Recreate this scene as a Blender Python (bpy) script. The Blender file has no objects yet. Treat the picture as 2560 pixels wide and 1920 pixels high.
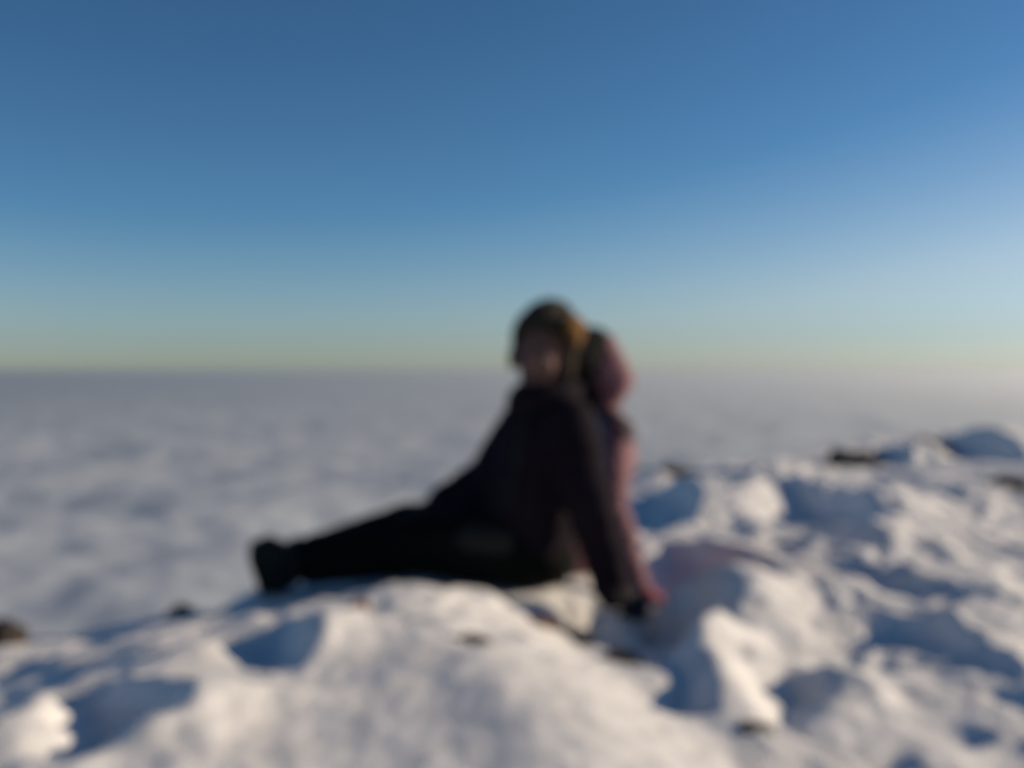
import bpy, bmesh, math, random
import numpy as np
from mathutils import Vector, Matrix, noise as mnoise

random.seed(7)
S = bpy.context.scene
COL = S.collection

# ------------------------------------------------------------------ camera
cam_d = bpy.data.cameras.new('camera')
cam = bpy.data.objects.new('camera', cam_d); COL.objects.link(cam)
S.camera = cam
cam_d.lens = 38.0; cam_d.sensor_width = 36.0
cam_d.clip_start = 0.02; cam_d.clip_end = 400000
cam.location = (0, 0, 0)
cam.rotation_euler = (math.radians(90 - 0.70), 0, 0)
cam_d.dof.use_dof = True                 # the photograph is out of focus throughout: focused far too near
cam_d.dof.focus_distance = 0.15
cam_d.dof.aperture_fstop = 14.5

# ------------------------------------------------------------------ light
SUN_EL, SUN_AZ = 16.5, 14.0      # azimuth from +X (right) towards +Y (away from the camera)
ce, se = math.cos(math.radians(SUN_EL)), math.sin(math.radians(SUN_EL))
sdir = Vector((ce*math.cos(math.radians(SUN_AZ)), ce*math.sin(math.radians(SUN_AZ)), se))
W = bpy.data.worlds.new('World'); S.world = W; W.use_nodes = True
nt = W.node_tree; nt.nodes.clear()
out = nt.nodes.new('ShaderNodeOutputWorld'); bg = nt.nodes.new('ShaderNodeBackground')
sky = nt.nodes.new('ShaderNodeTexSky'); sky.sky_type = 'NISHITA'; sky.sun_disc = False
sky.sun_elevation = math.radians(SUN_EL)
sky.sun_rotation = math.radians(90 - SUN_AZ)
sky.altitude = 1500; sky.air_density = 1.0; sky.dust_density = 0.9; sky.ozone_density = 4.3
bg.inputs[1].default_value = 0.057
gam = nt.nodes.new('ShaderNodeGamma'); gam.inputs[1].default_value = 1.3      # contrast of the camera's sky
nt.links.new(sky.outputs[0], gam.inputs[0]); hs = nt.nodes.new('ShaderNodeHueSaturation'); bw = nt.nodes.new('ShaderNodeRGBToBW'); mr = nt.nodes.new('ShaderNodeMapRange')
for k_, v_ in zip((1, 2, 3, 4), (3.5, 7.0, 1.0, .60)): mr.inputs[k_].default_value = v_     # brighter sky is paler
nt.links.new(gam.outputs[0], bw.inputs[0]); nt.links.new(bw.outputs[0], mr.inputs[0]); nt.links.new(mr.outputs[0], hs.inputs['Saturation'])
hs.inputs['Hue'].default_value = .489
nt.links.new(gam.outputs[0], hs.inputs['Color']); nt.links.new(hs.outputs[0], bg.inputs[0])
nt.links.new(bg.outputs[0], out.inputs[0])
sl = bpy.data.lights.new('sun', 'SUN'); so = bpy.data.objects.new('sun', sl); COL.objects.link(so)
sl.energy = 5.0; sl.angle = math.radians(0.55); sl.color = (1.0, 0.82, 0.60)
so.rotation_euler = sdir.to_track_quat('Z', 'Y').to_euler()
S.view_settings.view_transform = 'Standard'; S.view_settings.look = 'None'
S.view_settings.exposure = 0.03; S.view_settings.gamma = 1.0

# ------------------------------------------------------------------ helpers
F = 2335.0; CX = 1106.0; CY = 801.0
def P(px, py, Y):                # photograph sighting (2212 px wide) at distance Y -> point in metres
    return Vector(((px-CX)*Y/F, Y, -(py-CY)*Y/F))

def tag(o, label=None, cat=None, group=None, kind=None):
    if label: o['label'] = label
    if cat: o['category'] = cat
    if group: o['group'] = group
    if kind: o['kind'] = kind
    return o

def mat(name, col, rough=0.8, var=0.0, vscale=20, bump=0.0, bscale=60, spec=0.3, sheen=0.0, col2=None):
    m = bpy.data.materials.new(name); m.use_nodes = True
    n = m.node_tree; b = n.nodes['Principled BSDF']
    b.inputs['Roughness'].default_value = rough
    b.inputs['Specular IOR Level'].default_value = spec
    if sheen: b.inputs['Sheen Weight'].default_value = sheen
    tc = n.nodes.new('ShaderNodeTexCoord')
    if var or col2:
        t = n.nodes.new('ShaderNodeTexNoise'); t.inputs['Scale'].default_value = vscale
        t.inputs['Detail'].default_value = 6
        n.links.new(tc.outputs['Object'], t.inputs['Vector'])
        r = n.nodes.new('ShaderNodeValToRGB')
        c2 = col2 or tuple(min(1, c*(1+var)) for c in col)
        c1 = tuple(c*(1-var) for c in col)
        r.color_ramp.elements[0].position = .35; r.color_ramp.elements[1].position = .65
        r.color_ramp.elements[0].color = (*c1, 1); r.color_ramp.elements[1].color = (*c2, 1)
        n.links.new(t.outputs['Fac'], r.inputs[0]); n.links.new(r.outputs[0], b.inputs['Base Color'])
    else:
        b.inputs['Base Color'].default_value = (*col, 1)
    if bump:
        t = n.nodes.new('ShaderNodeTexNoise'); t.inputs['Scale'].default_value = bscale
        t.inputs['Detail'].default_value = 8
        n.links.new(tc.outputs['Object'], t.inputs['Vector'])
        k = n.nodes.new('ShaderNodeBump'); k.inputs['Strength'].default_value = bump
        k.inputs['Distance'].default_value = 0.01
        n.links.new(t.outputs['Fac'], k.inputs['Height']); n.links.new(k.outputs[0], b.inputs['Normal'])
    return m

def perlin(x, y, seed=0):
    rs = np.random.RandomState(seed); N = 256
    ang = rs.rand(N, N)*2*np.pi; gx, gy = np.cos(ang), np.sin(ang)
    xi = np.floor(x).astype(int); yi = np.floor(y).astype(int); xf = x-xi; yf = y-yi
    def g(i, j):
        a, b = (xi+i) % N, (yi+j) % N
        return gx[a, b]*(xf-i)+gy[a, b]*(yf-j)
    u = xf*xf*xf*(xf*(xf*6-15)+10); v = yf*yf*yf*(yf*(yf*6-15)+10)
    return (g(0,0)*(1-u)+g(1,0)*u)*(1-v)+(g(0,1)*(1-u)+g(1,1)*u)*v
def fbm(x, y, o=4, seed=0, gain=.5):
    s = 0; a = 1.0
    for k in range(o):
        s = s + a*perlin(x*2**k+17.3*k, y*2**k+5.1*k, seed+k); a *= gain
    return s
def smooth(a, b, x):
    t = np.clip((x-a)/(b-a), 0, 1); return t*t*(3-2*t)

def grid_mesh(name, X, Y, Z, m):
    h, w = X.shape
    co = np.stack([X, Y, Z], -1).reshape(-1, 3)
    i = np.arange(h*w).reshape(h, w)
    q = np.stack([i[:-1,:-1], i[:-1,1:], i[1:,1:], i[1:,:-1]], -1).reshape(-1, 4)
    me = bpy.data.meshes.new(name)
    me.vertices.add(len(co)); me.vertices.foreach_set('co', co.ravel())
    me.loops.add(q.size); me.loops.foreach_set('vertex_index', q.ravel())
    me.polygons.add(len(q)); me.polygons.foreach_set('loop_start', np.arange(len(q))*4)
    me.polygons.foreach_set('loop_total', np.full(len(q), 4))
    me.polygons.foreach_set('use_smooth', np.ones(len(q), bool))
    me.update(calc_edges=True); me.validate()
    me.materials.append(m)
    o = bpy.data.objects.new(name, me); COL.objects.link(o)
    return o

# ------------------------------------------------------------------ snow ground
# rim of the summit (plan view): beyond it the mountain falls away to the clouds
EDGE = np.array([(-14,-3),(-6,.2),(-2.6,1.8),(-1.45,2.66),(-1.0,3.12),(-.80,3.5),(-.55,3.75),(0,4.05),(.45,4.6),(.75,5.6),(.82,7.0),
                 (1.4,7.5),(2.2,7.9),(3.0,9.0),(4.2,10.2),(7,12),(14,15),(30,18)], float)
def edge_dist(x, y):
    d = np.full(x.shape, 1e9); sg = np.ones(x.shape)
    for (x0,y0),(x1,y1) in zip(EDGE[:-1], EDGE[1:]):
        dx, dy = x1-x0, y1-y0; L2 = dx*dx+dy*dy
        t = np.clip(((x-x0)*dx+(y-y0)*dy)/L2, 0, 1)
        ex, ey = x-(x0+t*dx), y-(y0+t*dy); dd = np.hypot(ex, ey)
        c = dx*(y-y0)-dy*(x-x0)
        m = dd < d; d = np.where(m, dd, d); sg = np.where(m, np.where(c < 0, 1, -1), sg)
    return d*sg                       # positive on the plateau

def gauss(x, y, cx, cy, rx, ry, h, rot=0):
    c, s = math.cos(math.radians(rot)), math.sin(math.radians(rot))
    u = (x-cx)*c+(y-cy)*s; v = -(x-cx)*s+(y-cy)*c
    return h*np.exp(-(u/rx)**2-(v/ry)**2)

def base(x, y):
    d = edge_dist(x, y)
    z = np.full(x.shape, -0.665)
    z = z + gauss(x, y, -.02, 2.30, .60, 1.05, .040)
    dl = ((x+.05)*1.1+(y-3.0)*.30)/1.14                     # across the sunlit right flank of the mound
    win = smooth(3.06, 2.78, y + .25*smooth(-.25, -.6, x))*smooth(.2, 1.2, y)
    z = z + win*(.085*(1-smooth(-.34, .18, dl)) - .055*(1-smooth(-.11, .09, x + .51 - .62*(y-2.6) + .05*np.sin(y*9))) - .010*(1-smooth(-2., -1., x)))
    z = z - .03*smooth(1.9, .9, y)
    z = z - .018*smooth(-.75, -1.1, x)*smooth(2.2, 3, y) - .03*smooth(-.6, -1.8, x)
    z = z + gauss(x, y, 3.2, 8.0, 1.2, 1.2, .12) + gauss(x, y, 4.8, 9.2, 1.6, 1.5, .15)
    z = z - gauss(x, y, .42, 3.0, .36, .42, .06)
    out_ = np.maximum(0, -(d-.12))
    z = z - .45*out_ - .05*out_**2*(out_ < 8) - np.where(out_ >= 8, 3.2+.8*(out_-8), 0)
    return z

def ground_hit(px, py):                # where the sight line meets the plain slope
    ks = np.arange(1.2, 14, .01)
    X = (px-CX)/F*ks; Z = -(py-CY)/F*ks
    B = base(X, ks); i = np.argmax(Z < B)
    if not (Z < B).any(): i = 600
    return X[i], ks[i]

# outlines of the wind-carved hollows; each keeps a lip on its sunward side
HOLLOWS = [
 ([(505,1395),(560,1385),(640,1345),(655,1400),(640,1440),(590,1460),(530,1440)], 1.6),
 ([(150,1500),(240,1500),(290,1540),(390,1535),(370,1570),(280,1600),(240,1659),(100,1659),(180,1600),(150,1550)], 2.0),
 ([(0,1455),(60,1440),(105,1450),(80,1480),(0,1490)], .9),
 ([(190,1385),(330,1350),(300,1380),(200,1405)], .7),
 ([(380,1390),(500,1375),(520,1395),(420,1400)], .7),
 ([(390,1310),(560,1295),(560,1330),(420,1335)], .7),
 ([(940,1275),(1010,1275),(1000,1300),(960,1300)], .7),
 ([(1230,1315),(1400,1325),(1530,1350),(1540,1400),(1450,1450),(1390,1450),(1370,1400),(1280,1360)], 1.9),
 ([(1400,1500),(1500,1490),(1520,1550),(1460,1550),(1400,1525)], 1.0),
 ([(1500,1350),(1560,1360),(1620,1400),(1600,1420),(1540,1390)], .7),
 ([(1100,1310),(1180,1330),(1160,1350),(1110,1330)], .7),
 ([(850,1350),(900,1355),(905,1385),(870,1380)], .6),
 ([(0,1500),(40,1500),(30,1560),(0,1580)], .7),
 ([(2000,1560),(2080,1580),(2150,1620),(2080,1640)], .6),
 ([(1570,1400),(1640,1470),(1780,1490),(1790,1540),(1720,1600),(1650,1590),(1630,1510),(1560,1450)], 1.0),
 ([(1420,1190),(1500,1190),(1590,1240),(1670,1270),(1720,1330),(1660,1320),(1560,1300),(1450,1290),(1400,1250)], 1.4),
 ([(1380,1080),(1410,1050),(1500,1070),(1520,1100),(1490,1140),(1390,1160)], 1.0),
 ([(1450,1020),(1560,1030),(1640,1030),(1600,1060),(1480,1045)], .8),
 ([(1660,1050),(1720,1050),(1790,1100),(1870,1115),(1920,1180),(1880,1200),(1800,1150),(1680,1130)], .9),
 ([(1620,1180),(1720,1170),(1900,1200),(1930,1250),(1860,1240),(1740,1200),(1730,1250),(1690,1240)], 1.0),
 ([(1780,1250),(1950,1290),(2100,1330),(2212,1390),(2212,1410),(2080,1350),(1940,1320),(1820,1280)], .7),
 ([(1840,1345),(1920,1370),(2050,1380),(2120,1430),(2170,1490),(2120,1495),(2060,1450),(2020,1420),(1900,1400)], 1.0),
 ([(1940,1170),(1980,1180),(2050,1240),(2040,1260),(1980,1230)], .7),
 ([(1775,1010),(1810,970),(1900,960),(1990,970),(1970,1000),(1880,1010)], 1.0, .35),
 ([(1990,960),(2030,938),(2150,955),(2212,990),(2212,1000),(2090,990)], 1.0, .5),
 ([(2080,1130),(2130,1120),(2140,1145),(2110,1155)], .6),
]
tan_e = math.tan(math.radians(SUN_EL)); ca, sa = math.cos(math.radians(SUN_AZ)), math.sin(math.radians(SUN_AZ))
UV = .0125
u0, u1, v0, v1 = -2.5, 9.5, -1.6, 12.5
US = np.arange(u0, u1, UV); VS = np.arange(v0, v1, UV)
REL = np.zeros((len(VS), len(US)))
def blur(a, n):
    for _ in range(2):
        for ax in (0, 1):
            c = np.cumsum(np.pad(a, [(n+1, n) if k == ax else (0, 0) for k in (0, 1)], mode='edge'), axis=ax)
            a = (c[2*n+1:] - c[:-2*n-1])/(2*n+1) if ax == 0 else (c[:, 2*n+1:] - c[:, :-2*n-1])/(2*n+1)
    return a
for poly, k, *nar in HOLLOWS:
    nar = nar[0] if nar else 1.1
    pts = [ground_hit(*p) for p in poly]
    uv = [(x*ca+y*sa, -x*sa+y*ca) for x, y in pts]
    add = np.zeros_like(REL)
    vmin = min(p[1] for p in uv); vmax = max(p[1] for p in uv)
    for j in range(max(0, int((vmin-v0)/UV)), min(len(VS), int((vmax-v0)/UV)+1)):
        v = VS[j]; xs = []
        for (a, b), (c, d) in zip(uv, uv[1:]+uv[:1]):
            if (b > v) != (d > v): xs.append(a+(v-b)/(d-b)*(c-a))
        xs.sort()
        for xl, xr in zip(xs[::2], xs[1::2]):
            L = min(xr-xl, .9); h = L*tan_e*k*1.35
            t = xr-US                      # distance from the sunward lip, growing away from the sun
            prof = np.where(t < 0, .50*h*np.exp(-(t/(nar*L+.04))**2), 0)
            inside = (t >= 0)
            s = np.clip(t/max(L, 1e-3), 0, 3)
            pin = .50*h - h*1.15*smooth(0, .30, s) + .55*h*smooth(.75, 1.5, s)*1.0
            pin = np.where(s > 1.5, (-.10*h)*np.exp(-((s-1.5)/.6)**2), pin)
            prof = prof+np.where(inside, pin, 0)
            add[j] += prof
    REL += blur(add, 2)
def relief(x, y):
    u = x*ca+y*sa; v = -x*sa+y*ca
    fu = (u-u0)/UV; fv = (v-v0)/UV
    ok = (fu >= 0) & (fu < len(US)-1) & (fv >= 0) & (fv < len(VS)-1)
    fu = np.clip(fu, 0, len(US)-1.001); fv = np.clip(fv, 0, len(VS)-1.001)
    i = fu.astype(int); j = fv.astype(int); a = fu-i; b = fv-j
    r = REL[j, i]*(1-a)*(1-b)+REL[j, i+1]*a*(1-b)+REL[j+1, i]*(1-a)*b+REL[j+1, i+1]*a*b
    return r*ok
# low humps: px, py, rx, ry, height
HUMPS = [(1550,1425,.07,.12,.028), (1620,1345,.10,.12,.02), (700,1385,.10,.16,.030),(1000,1300,.16,.10,.022),(1090,1320,.12,.12,.022),(880,1300,.10,.10,.012),
         (60,1590,.09,.12,.035),(1570,1500,.07,.30,.05),(1250,1560,.14,.2,.012),(440,1430,.08,.1,.02),
         (1750,1215,.10,.14,.03),(1480,1185,.12,.16,.02),(2130,1100,.3,.5,.05),(1900,1130,.2,.4,.03),
         (1730,1400,.07,.07,.022),(1680,1370,.08,.12,.02),(2050,1250,.2,.4,.03)]
HUMPW = [(*ground_hit(a, b), c, d, e) for a, b, c, d, e in HUMPS]
# where the sitters press the snow down: x, y, height, radius
PADS = [(.40,2.80,-.715,.14), (.03,3.24,-.632,.22), (.19,3.6,-.672,.2), (.29,2.99,-.648,.09), (.44,3.19,-.714,.10),
        (-.68,3.02,-.628,.12), (-.74,3.43,-.695,.12), (-.57,3.54,-.668,.10), (-.60,3.77,-.70,.10), (-.35,3.1,-.628,.16)]
def height(x, y):
    jx = .030*fbm(x*6, y*5, 3, 71); jy = .05*fbm(x*6, y*5, 3, 81)
    z = base(x, y) + relief(x+jx, y+jy)
    for cx, cy, rx, ry, h in HUMPW: z = z + gauss(x, y, cx, cy, rx, ry, h)
    d = edge_dist(x, y)
    amp = smooth(-.6, .5, d)
    z = z + amp*(.022*fbm(x*2.2+3, y*1.1, 3, 3) + .010*(.55+.45*smooth(.1, .6, x))*fbm(x*7, y*3.6, 3, 11) + .0032*fbm(x*26, y*17, 3, 21))
    rid = 1-2.2*np.abs(perlin(x*4.2+jx*14+2, y*2.3+jy*9, 91)) ; rid2 = 1-2.2*np.abs(perlin(x*10+jx*20+7, y*6.5+jy*12, 92))
    calm = 1-.85*np.exp(-((x+.12)/.42)**4-((y-1.72)/.55)**4)          # the smooth wind-packed face of the mound
    patch = smooth(-.25, .3, perlin(x*1.6+9, y*1.2, 93))
    z = z + amp*calm*1.15*(smooth(8, 5.5, y)*(.018-.008*smooth(.7, 1.1, x))*rid*patch + .010*rid2*(.4+.6*(1-patch)))
    z = z + (1-amp)*.25*fbm(x*.8, y*.8, 5, 31)
    streak = 1-2.0*np.abs(perlin(x*2.6+jx*7+1-.5*y, y*.62+jy*5, 95))
    z = z + amp*smooth(.75, 1.1, x)*smooth(7.5, 5.5, y)*.040*streak
    for cx, cy, zt, rad in PADS:
        w = np.exp(-(((x-cx)**2+(y-cy)**2)/rad**2)**1.5); z = z*(1-w)+(zt+(z-zt)*.1)*w
    far = smooth(5, 30, np.hypot(x, y))
    return z + far*.5*fbm(x*.25, y*.2, 4, 41)
def axis(lo, hi, step, far):
    a = list(np.arange(lo, hi, step)); s = step; 
    up = hi
    while up < far: a.append(up); s *= 1.12; up += s
    s = step; dn = lo-step; b = []
    while dn > -far: b.append(dn); s *= 1.12; dn -= s
    return np.array(b[::-1]+a)
xs = axis(-1.8, 3.6, .0125, 70); ys = axis(1.2, 9.6, .016, 70)
GX, GY = np.meshgrid(xs, ys)
GZ = height(GX, GY)
def ground_z(x, y): return float(height(np.array([[x]]), np.array([[y]]))[0, 0])

m_snow = bpy.data.materials.new('snow'); m_snow.use_nodes = True
n = m_snow.node_tree; b = n.nodes['Principled BSDF']
b.inputs['Roughness'].default_value = .75; b.inputs['Specular IOR Level'].default_value = .25
tc = n.nodes.new('ShaderNodeTexCoord'); t = n.nodes.new('ShaderNodeTexNoise'); t.inputs['Scale'].default_value = 9; t.inputs['Detail'].default_value = 8
r = n.nodes.new('ShaderNodeValToRGB')
r.color_ramp.elements[0].color = (.71, .69, .67, 1); r.color_ramp.elements[1].color = (.80, .78, .765, 1)
r.color_ramp.elements[0].position = .35; r.color_ramp.elements[1].position = .6
t2 = n.nodes.new('ShaderNodeTexNoise'); t2.inputs['Scale'].default_value = 55; t2.inputs['Detail'].default_value = 10
t2.inputs['Roughness'].default_value = .65
k = n.nodes.new('ShaderNodeBump'); k.inputs['Strength'].default_value = .42; k.inputs['Distance'].default_value = .012
n.links.new(tc.outputs['Object'], t.inputs['Vector']); n.links.new(tc.outputs['Object'], t2.inputs['Vector'])
n.links.new(t.outputs['Fac'], r.inputs[0]); n.links.new(r.outputs[0], b.inputs['Base Color'])
n.links.new(t2.outputs['Fac'], k.inputs['Height']); n.links.new(k.outputs[0], b.inputs['Normal'])
g = grid_mesh('snow_ground', GX, GY, GZ, m_snow); tag(g, kind='structure')

# ------------------------------------------------------------------ sea of cloud below the summit
H = 260.0
th = np.concatenate([np.linspace(-180, -40, 120, endpoint=False), np.linspace(-40, 40, 900, endpoint=False), np.linspace(40, 180, 121)])
rr = np.geomspace(250, 60000, 620)
T, R = np.meshgrid(np.radians(th), rr)
CXm, CYm = R*np.sin(T), R*np.cos(T)
det = fbm(CXm/330, CYm/330, 4, 51, .45)
big = fbm(CXm/1700, CYm/1700, 3, 61, .5)
CZ = -H + 26*det*smooth(0, 1, 1.2-np.log10(R/1000)*.25) + 40*big
CZ = np.where(R > 20000, -H+(CZ+H)*np.clip(1-np.log10(R/20000), .15, 1), CZ)
m_cloud = mat('cloud', (.53, .57, .62), rough=1.0, spec=0.0)
g = grid_mesh('cloud_sea', CXm, CYm, CZ, m_cloud); tag(g, kind='structure')
bm = bmesh.new(); bmesh.ops.create_cube(bm, size=1)
for v in bm.verts: v.co = Vector((v.co.x*126000, v.co.y*126000, 2.0 if v.co.z > 0 else -420))
me = bpy.data.meshes.new('haze'); bm.to_mesh(me); bm.free()
hz = bpy.data.objects.new('haze', me); COL.objects.link(hz)
m_haze = bpy.data.materials.new('haze'); m_haze.use_nodes = True; n = m_haze.node_tree; n.nodes.clear()
o_ = n.nodes.new('ShaderNodeOutputMaterial'); pv = n.nodes.new('ShaderNodeVolumePrincipled')
pv.inputs['Color'].default_value = (.92, .96, 1.0, 1); pv.inputs['Density'].default_value = 1/7000
pv.inputs['Anisotropy'].default_value = .60
n.links.new(pv.outputs[0], o_.inputs['Volume']); me.materials.append(m_haze)
tag(hz, 'thin pale haze over the sea of cloud', 'haze', kind='stuff')

# ------------------------------------------------------------------ rocks breaking through the snow
m_rock = mat('rock', (.022, .020, .019), rough=.9, vscale=25, col2=(.085, .065, .052), bump=.8, bscale=40)
m_rockb = mat('rusty_rock', (.12, .055, .025), rough=.9, vscale=25, col2=(.32, .17, .09), bump=.8, bscale=40)
def rock(px, py, sx, sy, sz, label, m=m_rock, sink=.45, seed=0, rot=0):
    x, y = ground_hit(px, py); z = ground_z(x, y)
    bm = bmesh.new(); bmesh.ops.create_icosphere(bm, subdivisions=5, radius=1)
    for v in bm.verts:
        p = v.co.copy()
        c = mnoise.voronoi(p*1.3+Vector((seed*3.1, 0, 0)))[0]
        d = 1 + .30*mnoise.fractal(p*1.2+Vector((seed, 5, 2)), 1, 2, 4) - .25*c[0] + .05*mnoise.fractal(p*6+Vector((seed,)*3), 1, 2, 3)
        q = p*d
        q.x = max(-.8, min(.85, q.x)); q.z = min(.75, q.z)
        v.co = (q.x*sx*1.25, q.y*sy*1.25, q.z*sz*1.7)
    me = bpy.data.meshes.new('rock'); bm.to_mesh(me); bm.free()
    me.shade_smooth(); me.materials.append(m)
    o = bpy.data.objects.new('rock', me); COL.objects.link(o)
    o.location = (x, y, z - sz*(sink+.05)*1.1); o.rotation_euler = (.1*seed % .4, .13*seed % .5, rot)
    return tag(o, label, 'rock', 'rocks poking out of the snow')
rock(392,1328,.045,.05,.030,'dark brown rock at the snow edge left of the boots', seed=1)
rock(4,1398,.045,.05,.042,'dark rock on the snow rim at the far left edge of the photo', seed=2, sink=-.1)
rock(1165,1350,.035,.03,.022,'small rusty rock on the flank of the front mound below the seat', m_rockb, seed=16, sink=.3)
rock(1262,1338,.04,.04,.025,'small dark rock between the seat and the black glove', seed=17, sink=.2)
rock(1345,1428,.040,.04,.026,'rusty orange brown rock at the left of the blue hollow below the planted hands', m_rockb, seed=3)
rock(1462,1418,.038,.04,.022,'small black rock at the right of the blue hollow below the planted hands', seed=4)
rock(1205,1325,.055,.05,.028,'dark brown rock just below the seat of the person in black', seed=5)
rock(775,1328,.022,.03,.020,'small brown rock on the snow crest below the knees', m_rockb, seed=6, sink=.7)
rock(1010,1392,.045,.03,.014,'flat grey brown rock nearly buried in the middle of the front mound', seed=8, sink=.7)
rock(1655,1612,.05,.04,.016,'grey brown rock at the lowest hollow near the bottom of the photo', seed=9, sink=.85)
rock(1850,990,.22,.16,.15,'dark rock in the shaded side of the far snow mound', seed=10, sink=-.05)
rock(1792,1004,.07,.1,.05,'dark rock at the left foot of the far snow mound', seed=11, sink=-.05)
rock(2180,1076,.10,.1,.055,'dark rock at the right edge of the photo below the far mound', seed=12, sink=-.05)
rock(1398,1012,.07,.08,.05,'dark rock on the rim right behind the pink jacket', seed=13, sink=-.05)
rock(1470,1024,.13,.08,.035,'long low dark rock on the rim between the pink jacket and the far mound', seed=14, sink=-.05)
rock(2045,945,.22,.14,.04,'dark rock capping the highest far snow mound', seed=15, sink=.45)

# ------------------------------------------------------------------ people
def empty(name, loc):
    o = bpy.data.objects.new(name, None); COL.objects.link(o); o.location = loc; return o
def ell(pts, c, r, M=None):
    out = []
    for i in range(9):
        la = -math.pi/2+math.pi*i/8
        for j in range(12):
            lo = 2*math.pi*j/12
            v = Vector((math.cos(la)*math.cos(lo)*r[0], math.cos(la)*math.sin(lo)*r[1], math.sin(la)*r[2]))
            out.append((M @ v if M else v)+c)
    pts += out
def R3(r): return (r, r, r) if isinstance(r, (int, float)) else r
def hull_into(bm, chain):              # chain of (centre, radii[, orientation]) joined pairwise
    ch = chain if len(chain) > 1 else chain*2
    for a, b in zip(ch[:-1], ch[1:]):
        pts = []
        ell(pts, a[0], R3(a[1]), a[2] if len(a) > 2 else None)
        if b is not a: ell(pts, b[0], R3(b[1]), b[2] if len(b) > 2 else None)
        vs = [bm.verts.new(p) for p in pts]
        res = bmesh.ops.convex_hull(bm, input=vs)
        junk = [e for e in res['geom_interior'] if isinstance(e, bmesh.types.BMVert)]
        bmesh.ops.delete(bm, geom=junk, context='VERTS')
def blob(name, chains, m, parent, voxel=.008, sm=6, wrinkle=0, wscale=18, cut=None):
    bm = bmesh.new()
    for c in chains: hull_into(bm, c)
    me = bpy.data.meshes.new(name); bm.to_mesh(me); bm.free()
    o = bpy.data.objects.new(name, me); COL.objects.link(o)
    rm = o.modifiers.new('r', 'REMESH'); rm.mode = 'VOXEL'; rm.voxel_size = voxel
    s = o.modifiers.new('s', 'SMOOTH'); s.factor = .5; s.iterations = sm
    dg = bpy.context.evaluated_depsgraph_get()
    me2 = bpy.data.meshes.new_from_object(o.evaluated_get(dg))
    o.modifiers.clear(); o.data = me2; me2.name = name
    if wrinkle:
        nn = [v.normal.copy() for v in me2.vertices]
        for v, q in zip(me2.vertices, nn):
            p = v.co*wscale
            w = mnoise.noise(Vector((p.x*.7, p.y*.7, p.z*1.6)))
            w2 = 1-abs(mnoise.noise(Vector((p.x*1.7+3, p.y*1.7, p.z*2.7))))*2
            v.co += q*wrinkle*(w+.5*w2)
    if cut:
        bm = bmesh.new(); bm.from_mesh(me2)
        bmesh.ops.delete(bm, geom=[v for v in bm.verts if cut(v.co)], context='VERTS')
        bm.to_mesh(me2); bm.free()
    base_ = parent_world(parent)
    for v in me2.vertices: v.co -= base_
    me2.shade_smooth(); me2.materials.clear(); me2.materials.append(m)
    o.parent = parent
    return o
def strip(name, src, line, rad, m, parent, off=.004, face=None):
    # a sewn-on band: the part of a garment's surface near a line, lifted off it and thickened
    w = parent_world(src)
    me = src.data.copy(); me.name = name
    bm = bmesh.new(); bm.from_mesh(me); bm.normal_update()
    def dist(p):
        b = 9
        for u, v in zip(line[:-1], line[1:]):
            p = Vector((p.x, 0, p.z)); u = Vector((u.x, 0, u.z)); v = Vector((v.x, 0, v.z))
            t = max(0, min(1, (p-u).dot(v-u)/(v-u).length_squared)); b = min(b, (p-u-(v-u)*t).length)
        return b
    kill = [v for v in bm.verts if abs(v.co.y+w.y-line[0].y) > .17 or dist(v.co+w) > rad or (face and v.normal.dot(face) < .1)]
    # the strip runs on the side of the garment that faces `face`
    bmesh.ops.delete(bm, geom=kill, context='VERTS')
    for _ in range(5): bmesh.ops.smooth_vert(bm, verts=[v for v in bm.verts if v.is_boundary], factor=.5, use_axis_x=True, use_axis_y=True, use_axis_z=True)
    for v in bm.verts: v.co += v.normal*off
    pw = parent_world(parent)
    for v in bm.verts: v.co += w-pw
    bm.to_mesh(me); bm.free(); me.materials.clear(); me.materials.append(m)
    o = bpy.data.objects.new(name, me); COL.objects.link(o); o.parent = parent
    sd = o.modifiers.new('thick', 'SOLIDIFY'); sd.thickness = .006; sd.offset = -.6
    return o
def parent_world(p):
    v = Vector((0, 0, 0))
    while p: v += p.location; p = p.parent
    return v

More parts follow.
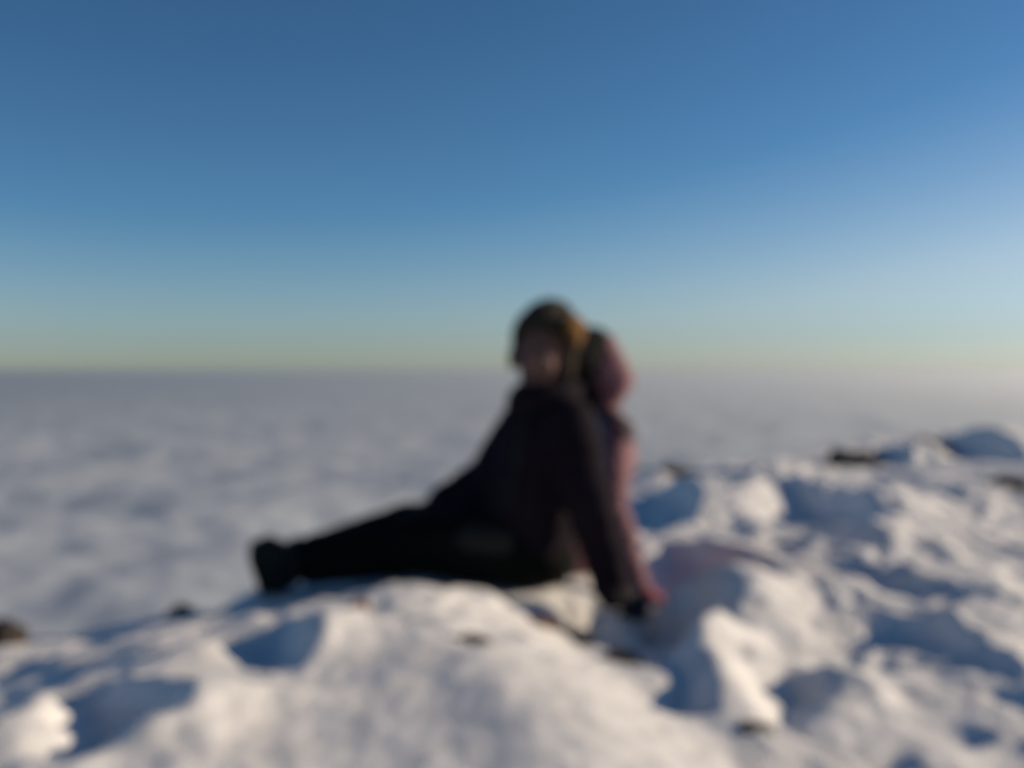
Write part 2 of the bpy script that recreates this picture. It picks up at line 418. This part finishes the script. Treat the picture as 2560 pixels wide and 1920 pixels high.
def frame(fwd, up):
    f = fwd.normalized(); s = up.cross(f).normalized(); u = f.cross(s)
    return Matrix((f, s, u)).transposed()         # columns: forward, left side, up
def head_chains(c, M):
    L = lambda x, y, z: c + M @ Vector((x, y, z))
    A = lambda *a: Vector(a)
    ch = [[(L(-.012, 0, .03), (.092, .074, .088), M)],
          [(L(.012, 0, -.01), (.078, .064, .07), M), (L(.035, 0, -.085), (.042, .040, .030), M)],
          [(L(.058, 0, -.098), (.022, .022, .016), M)],                         # chin
          [(L(.072, .022, .024), (.018, .022, .010), M), (L(.072, -.022, .024), (.018, .022, .010), M)],   # brow
          [(L(.060, .040, -.030), .022)], [(L(.060, -.040, -.030), .022)],      # cheeks
          [(L(.084, 0, .012), .009), (L(.104, 0, -.028), .012)],                # nose
          [(L(.096, .011, -.032), .008), (L(.096, -.011, -.032), .008)],
          [(L(.084, .018, -.062), .006), (L(.091, 0, -.058), .007), (L(.084, -.018, -.062), .006)],
          [(L(.083, .014, -.071), .006), (L(.089, 0, -.072), .007), (L(.083, -.014, -.071), .006)]]
    for s in (1, -1):
        ch.append([(L(.078, .020*s, .013), (.009, .008, .005), M), (L(.076, .042*s, .011), (.009, .008, .005), M)])   # lids
        ch.append([(L(.077, .021*s, -.009), (.008, .008, .005), M), (L(.075, .041*s, -.008), (.008, .008, .005), M)])
        ch.append([(L(-.008, .076*s, .018), (.016, .008, .018), M), (L(-.004, .072*s, -.018), (.010, .007, .012), M)])
    return ch
def hand_chains(w, d, nrm, thumb, size=1.0, fat=1.0, curl=.35):
    d = d.normalized(); s = nrm.cross(d).normalized()*thumb; nn = nrm.normalized()
    ch = []
    L = lambda a, b, c: w + (d*a + s*b + nn*c)*size
    M = frame(d, nn)
    ch.append([(L(0, 0, 0), (.024*fat, .024*fat, .019*fat), M), (L(.05, .012, 0), (.025*fat, .030*fat, .014*fat), M)])
    ch.append([(L(.05, -.012, 0), (.025*fat, .024*fat, .013*fat), M), (L(.085, 0, 0), (.014*fat, .036*fat, .011*fat), M)])
    for i, (off, ln) in enumerate([(.029, .070), (.010, .080), (-.010, .074), (-.029, .058)]):
        p = L(.088, off, 0); r = .0088*fat*size
        spread = (off*3.0)
        seg = [(p, r*1.1)]
        a = .05
        for k, fr in enumerate((.45, .31, .24)):
            a += curl*(.5+.35*k)*(1+.12*i)
            p = p + (d*math.cos(a)+s*spread*.6-nn*math.sin(a))*ln*fr*size
            r *= .93; seg.append((p, r))
        ch.append(seg)
    p0 = L(.018, .026, -.004); p1 = L(.048, .052, -.010); p2 = L(.074, .062, -.016); p3 = L(.094, .064, -.022)
    ch.append([(p0, .014*fat*size), (p1, .0115*fat*size), (p2, .0100*fat*size), (p3, .0088*fat*size)])
    return ch
def eyes(parent, c, M, skin):
    base_ = parent_world(parent)
    for s in (1, -1):
        bm = bmesh.new(); bmesh.ops.create_uvsphere(bm, u_segments=20, v_segments=14, radius=.0125)
        me = bpy.data.meshes.new('eye'); bm.to_mesh(me); bm.free(); me.shade_smooth()
        me.materials.append(m_eye); me.materials.append(m_iris)
        f = M @ Vector((1, 0, 0))
        for p in me.polygons:
            if p.center.normalized().dot(f) > .86: p.material_index = 1
        o = bpy.data.objects.new('eye', me); COL.objects.link(o); o.parent = parent
        o.location = c + M @ Vector((.0705, .031*s, .003)) - base_
m_eye = mat('eye_white', (.30, .27, .25), rough=.2); m_iris = mat('iris', (.03, .02, .015), rough=.2)
m_skin = mat('skin', (.13, .078, .07), rough=.8, spec=.1, var=.08, vscale=30)

# ---- person in black: sits with legs out to the left, leaning back on the near arm
m_jb = mat('black_navy_jacket', (.010, .0065, .011), rough=.9, spec=.1, var=.2, vscale=8, bump=.3, bscale=120)
m_tb = mat('black_trousers', (.004, .0045, .004), rough=.95, spec=.1, var=.2, vscale=8, bump=.3, bscale=120)
m_boot = mat('boot_leather', (.010, .015, .015), rough=.8, spec=.1, bump=.3, bscale=80)
m_sole = mat('boot_sole', (.012, .016, .016), rough=.9)
m_hatb = mat('brown_knit', (.040, .031, .020), rough=.95, var=.3, vscale=60, bump=1, bscale=160)
m_sunglow = mat('sun_glow_knit', (.17, .085, .025), rough=.95, var=.3, vscale=60, bump=1, bscale=160)  # brown knit as the sun warms it, painted in as an ochre colour
m_glove = mat('black_glove', (.012, .008, .010), rough=.7, bump=.3, bscale=120)

def person_one():
    gz = -.655
    root = empty('person', P(1150, 1265, 3.22))
    tag(root, 'person in black jacket and brown hat, sitting with legs stretched left, leaning on one arm', 'person')
    pel = P(1128, 1188, 3.24); bel = P(1150, 1090, 3.22); che = P(1175, 975, 3.2)
    sl_ = P(1228, 918, 3.08); sr = P(1135, 918, 3.32)
    el = P(1272, 1085, 3.02); wl = P(1323, 1262, 3.06)
    er = P(1052, 1032, 3.36); wr = P(955, 1085, 3.32)
    hl, hr = P(1120, 1195, 3.14), P(1110, 1195, 3.36)
    kl, kr = P(895, 1178, 3.06), P(885, 1145, 3.40)
    al, ar = P(672, 1212, 3.05), P(680, 1200, 3.40)
    nk = P(1178, 872, 3.2); hc = P(1171, 764, 3.18)
    M = frame(Vector((-.30, -1, -.10)), Vector((.24, 0, 1)))
    hdl = Vector((.55, -.15, -.35)); hdr = Vector((-1, -.1, -.25))
    def limbs(k, sh=1):
        return [[(pel, (.12*k, .15*k, .10*k)), (bel, (.10*k, .135*k, .10*k)), (che, (.105*k, .15*k, .12*k)), ((sl_+sr)/2, (.07*k, .10*k, .06*k))],
                [(sl_, .062*k), (el, .045*k), (wl, .030*k)], [(sr, .062*k), (er, .045*k), (wr, .030*k)],
                [(che, .1*k), (sl_, .06*k)], [(che, .1*k), (sr, .06*k)],
                [(hl, .085*k), (kl, .055*k), (al, .038*k)], [(hr, .085*k), (kr, .055*k), (ar, .038*k)],
                [((sl_+sr)/2, .065*k), (nk, .052*k), (hc+Vector((0, .01, -.03)), .050*k)]]
    hands = hand_chains(wl, Vector((.30, -.75, -.25)), Vector((.15, -.2, 1)), 1, .95, .8) + hand_chains(wr, hdr, Vector((-.2, 0, 1)), 1, .95, .8, .5)
    fl, fr = P(598, 1245, 3.02), P(610, 1240, 3.42)
    feet = [[(al, .036), (fl, .03), (P(588, 1185, 2.93), .025)], [(ar, .036), (fr, .03), (P(605, 1185, 3.50), .025)]]
    body = blob('body', limbs(.80)+head_chains(hc, M)+hands+feet, m_skin, root, .0055, 3)
    eyes(root, hc, M, m_skin)
    # jacket
    J = [[(pel+Vector((.02, 0, .01)), (.135, .19, .10)), (bel, (.14, .18, .12)), (che, (.135, .17, .14)), ((sl_+sr)/2+Vector((0, 0, -.02)), (.10, .13, .07))],
         [(sl_, .080), (el, .071), (wl, .056)], [(wl, .056), (wl+(wl-el).normalized()*.025, .052)],
         [(sr, .080), (er, .066), (wr, .048)],
         [(che, .12), (sl_, .075)], [(che, .12), (sr, .075)],
         [(er, .06), (bel+Vector((-.06, .05, .03)), .12)], [(er, .06), (P(1000, 1130, 3.26), (.08, .14, .06))], [(wr, .046), (P(1000, 1130, 3.26), (.08, .14, .06))],
         [(bel, .12), (P(1060, 1150, 3.24), (.08, .15, .07))]]
    jk = blob('jacket', J, m_jb, root, .008, 5, .006, 16)
    collar = blob('collar', [[(P(1178, 885, 3.2), (.118, .12, .03)), (P(1176, 850, 3.18), (.108, .125, .03))], [(P(1176, 850, 3.18), (.108, .125, .03)), (P(1190, 833, 3.20), (.098, .11, .024))]], m_jb, jk, .007, 4, .004, 25)
    base_ = parent_world(jk)
    zip_ = blob('zip', [[(P(1140, 880, 3.085), .007), (P(1118, 980, 3.06), .007), (P(1100, 1090, 3.05), .007)]], m_sole, jk, .004, 1)
    # trousers
    T = [[(pel, (.13, .18, .105)), ((hl+hr)/2, (.12, .19, .10))],
         [(hl, .105), (kl, .082), (al, .068)], [(hr, .105), (kr, .084), (ar, .066)],
         [(pel, (.13, .18, .105)), (P(1175, 1205, 3.22), (.10, .15, .085))]]
    tr = blob('trousers', T, m_tb, root, .008, 5, .006, 15)
    m_pocket = mat('worn_pocket', (.017, .016, .013), rough=.9, var=.3, vscale=30)
    strip('pocket', tr, [P(1010, 1162, 3.02), P(1085, 1178, 3.01)], .04, m_pocket, tr, .003, Vector((0, -1, 0)))
    # boots
    for a, heel, toe in ((al, P(596, 1252, 3.02), P(578, 1192, 2.90)), (ar, P(606, 1246, 3.43), P(592, 1190, 3.54))):
        up = (toe-heel).normalized()
        bt = blob('boot', [[(a+Vector((.03, 0, 0)), .062), (a+Vector((-.04, 0, 0)), .058)],
                           [(a+Vector((-.04, 0, 0)), .056), (heel, .046)], [(heel, .046), (toe, .044)],
                           [(a+Vector((-.05, 0, .01)), .05), ((heel+toe)/2, .05)]], m_boot, root, .006, 4)
        off = Vector((-.040, 0, -.006))
        N = frame(up, Vector((-1, 0, 0)))
        blob('sole', [[(heel+off-up*.012, (.036, .038, .009), N), ((heel+toe)/2+off, (.045, .038, .009), N), (toe+off+up*.004, (.034, .040, .009), N)]], m_sole, bt, .005, 2)
        blob('cuff', [[(a+Vector((.035, 0, 0)), (.016, .070, .070)), (a+Vector((.01, 0, 0)), (.016, .068, .068))]], m_boot, bt, .006, 2)
    # hat
    Lc = lambda x, y, z: hc + M @ Vector((x, y, z))
    cutn = M @ Vector((.62, 0, -1)).normalized(); cutp = Lc(.085, 0, .068)
    hat = blob('knitted_hat', [[(Lc(-.014, 0, .045), (.118, .106, .108), M), (Lc(-.03, 0, .075), (.090, .088, .090), M)],
                               [(Lc(-.02, .086, -.02), (.032, .016, .05), M)], [(Lc(-.02, -.086, -.02), (.032, .016, .05), M)],
                               [(Lc(-.055, 0, -.02), (.05, .075, .06), M)]],
               m_hatb, root, .005, 4, .002, 60, cut=lambda q: (q-cutp).dot(cutn) > 0 and (q-hc).dot(M @ Vector((1, 0, 0))) > .02)
    sol = hat.modifiers.new('thick', 'SOLIDIFY'); sol.thickness = .006; sol.offset = -1
    blob('hat_sun_glow', [[(Lc(.045, .078, .110), (.040, .014, .030), M), (Lc(.010, .101, .085), (.050, .012, .042), M)]], m_sunglow, hat, .004, 3)  # sun glow on the hat's upper right, painted as a thin ochre piece
    # gloves
    for w, d, nrm, sgn, cu in ((wl, Vector((.30, -.75, -.25)), Vector((.15, -.2, 1)), 1, .15), (wr, hdr, Vector((-.2, 0, 1)), 1, .5)):
        gl = blob('glove', hand_chains(w, d, nrm, sgn, 1.0, 1.25, cu), m_glove, root, .0035, 3)
        e = el if w is wl else er
        blob('cuff', [[(w-(w-e).normalized()*.02, .038), (w+d.normalized()*.02, .034)]], m_glove, gl, .005, 2)
    return root
person_one()

# ---- person in pink: sits close behind in the same pose
m_pink = mat('pink_jacket', (.21, .095, .11), rough=.75, var=.12, vscale=10, bump=.3, bscale=120)
m_pinkd = mat('dark_yoke', (.05, .025, .035), rough=.75, bump=.3, bscale=120)
m_lilac = mat('lilac_trim', (.26, .23, .27), rough=.7)
m_jean = mat('blue_trousers', (.03, .045, .09), rough=.85, var=.2, vscale=20)
m_hatk = mat('black_knit', (.004, .0045, .0045), rough=.95, bump=1, bscale=160)
m_red = mat('red_glove', (.30, .09, .10), rough=.8, bump=.4, bscale=120)
def person_two():
    root = empty('person', P(1240, 1265, 3.6))
    tag(root, 'person in pink hooded jacket sitting close behind the one in black', 'person')
    pel = P(1225, 1180, 3.60); bel = P(1262, 1090, 3.60); che = P(1298, 985, 3.58)
    sl_ = P(1322, 935, 3.46); sr = P(1285, 935, 3.72)
    el = P(1324, 1095, 3.36); wl = P(1380, 1276, 3.25)
    er = P(1180, 1060, 3.78); wr = P(1080, 1110, 3.76)
    hl, hr = P(1205, 1190, 3.52), P(1200, 1190, 3.70)
    kl, kr = P(950, 1170, 3.56), P(950, 1165, 3.74)
    al, ar = P(770, 1205, 3.54), P(770, 1200, 3.74)
    nk = P(1312, 890, 3.57); hc = P(1276, 802, 3.57)
    M = frame(Vector((-1, -.15, .0)), Vector((.15, 0, 1)))
    hd = Vector((.62, -.45, -.22)); hdr = Vector((-1, -.1, -.3))
    body = blob('body', [[(pel, (.10, .13, .09)), (bel, (.08, .11, .09)), (che, (.085, .125, .10)), ((sl_+sr)/2, (.06, .08, .05))],
                [(che, .08), (sl_, .05), (el, .036), (wl, .024)], [(che, .08), (sr, .05), (er, .036), (wr, .024)],
                [(hl, .075), (kl, .048), (al, .034), (P(730, 1215, 3.52), .028), (P(718, 1180, 3.5), .024)],
                [(hr, .075), (kr, .048), (ar, .034), (P(730, 1210, 3.76), .028), (P(718, 1180, 3.78), .024)],
                [((sl_+sr)/2, .055), (nk, .045), (hc+Vector((.01, 0, -.03)), .045)]] + head_chains(hc, M)
                + hand_chains(wl, hd, Vector((.25, 0, 1)), 1, .88, .8, .15) + hand_chains(wr, hdr, Vector((-.2, 0, 1)), 1, .88, .8),
                m_skin, root, .0055, 3)
    eyes(root, hc, M, m_skin)
    J = [[(pel, (.13, .16, .10)), (bel, (.12, .15, .11)), (che, (.118, .15, .125)), ((sl_+sr)/2, (.08, .11, .045))],
         [(che, .10), (sl_+Vector((.006, 0, 0)), .066), (el, .048), (wl, .040)], [(che, .10), (sr, .066), (er, .052), (wr, .042)],
         [(nk+Vector((-.03, 0, -.03)), (.075, .09, .03)), (nk+Vector((-.03, 0, .01)), (.058, .07, .03))]]
    jk = blob('jacket', J, m_pink, root, .0075, 5, .007, 18)
    # dark yoke band over the near shoulder and pale piping down the sleeve
    cf = Vector((0, -1, 0))
    strip('yoke_band', jk, [P(1275, 868, 3.42), P(1330, 908, 3.39), P(1378, 945, 3.45)], .024, m_pinkd, jk, .004, Vector((.2, -1, .3)).normalized())
    strip('piping', jk, [P(1270, 880, 3.42), P(1300, 910, 3.37), P(1308, 1000, 3.33), P(1314, 1085, 3.29)], .020, m_lilac, jk, .003, cf)
    hood = blob('hood', [[(P(1306, 738, 3.56), (.034, .07, .034)), (P(1332, 816, 3.56), (.056, .105, .052))],
                         [(P(1306, 738, 3.56), (.034, .07, .034)), (P(1302, 812, 3.56), (.060, .11, .060)), (P(1332, 816, 3.56), (.056, .105, .052))],
                         [(P(1325, 825, 3.56), (.064, .105, .045)), (P(1305, 872, 3.57), (.050, .08, .035))]], m_pink, jk, .006, 4, .005, 22)
    hat = blob('knitted_hat', [[(P(1254, 785, 3.54), (.080, .10, .092)), (P(1250, 766, 3.54), (.078, .10, .094))], [(P(1246, 768, 3.50), (.080, .08, .098)), (P(1286, 736, 3.54), (.046, .09, .046))],
                               [(P(1250, 800, 3.50), (.045, .035, .075)), (P(1262, 860, 3.52), (.05, .04, .05))],
                               [(P(1262, 800, 3.64), (.045, .035, .075))]], m_hatk, root, .006, 4, .002, 60)
    tr = blob('trousers', [[(pel, (.12, .15, .095)), ((hl+hr)/2, (.11, .16, .09))],
                      [(hl, .095), (kl, .070), (al, .055)], [(hr, .095), (kr, .070), (ar, .055)]], m_jean, root, .008, 5, .005, 15)
    for a, f, t_ in ((al, P(730, 1218, 3.52), P(716, 1182, 3.46)), (ar, P(730, 1214, 3.76), P(716, 1180, 3.82))):
        bt = blob('boot', [[(a+Vector((.03, 0, 0)), .05), (a+Vector((-.03, 0, 0)), .046), (f, .036), (t_, .034)]], m_boot, root, .006, 4)
        blob('sole', [[(f+Vector((-.03, 0, -.01)), (.012, .036, .036)), (t_+Vector((-.03, 0, .008)), (.012, .036, .036))]], m_sole, bt, .005, 2)
    for w, d, nrm, cu in ((wl, hd, Vector((.25, 0, 1)), .12), (wr, hdr, Vector((-.2, 0, 1)), .4)):
        gl = blob('glove', hand_chains(w, d, nrm, 1, .95, 1.25, cu), m_red, root, .0035, 3)
        e = el if w is wl else er
        blob('cuff', [[(w-(w-e).normalized()*.02, .034), (w+d.normalized()*.02, .030)]], m_red, gl, .005, 2)
person_two()
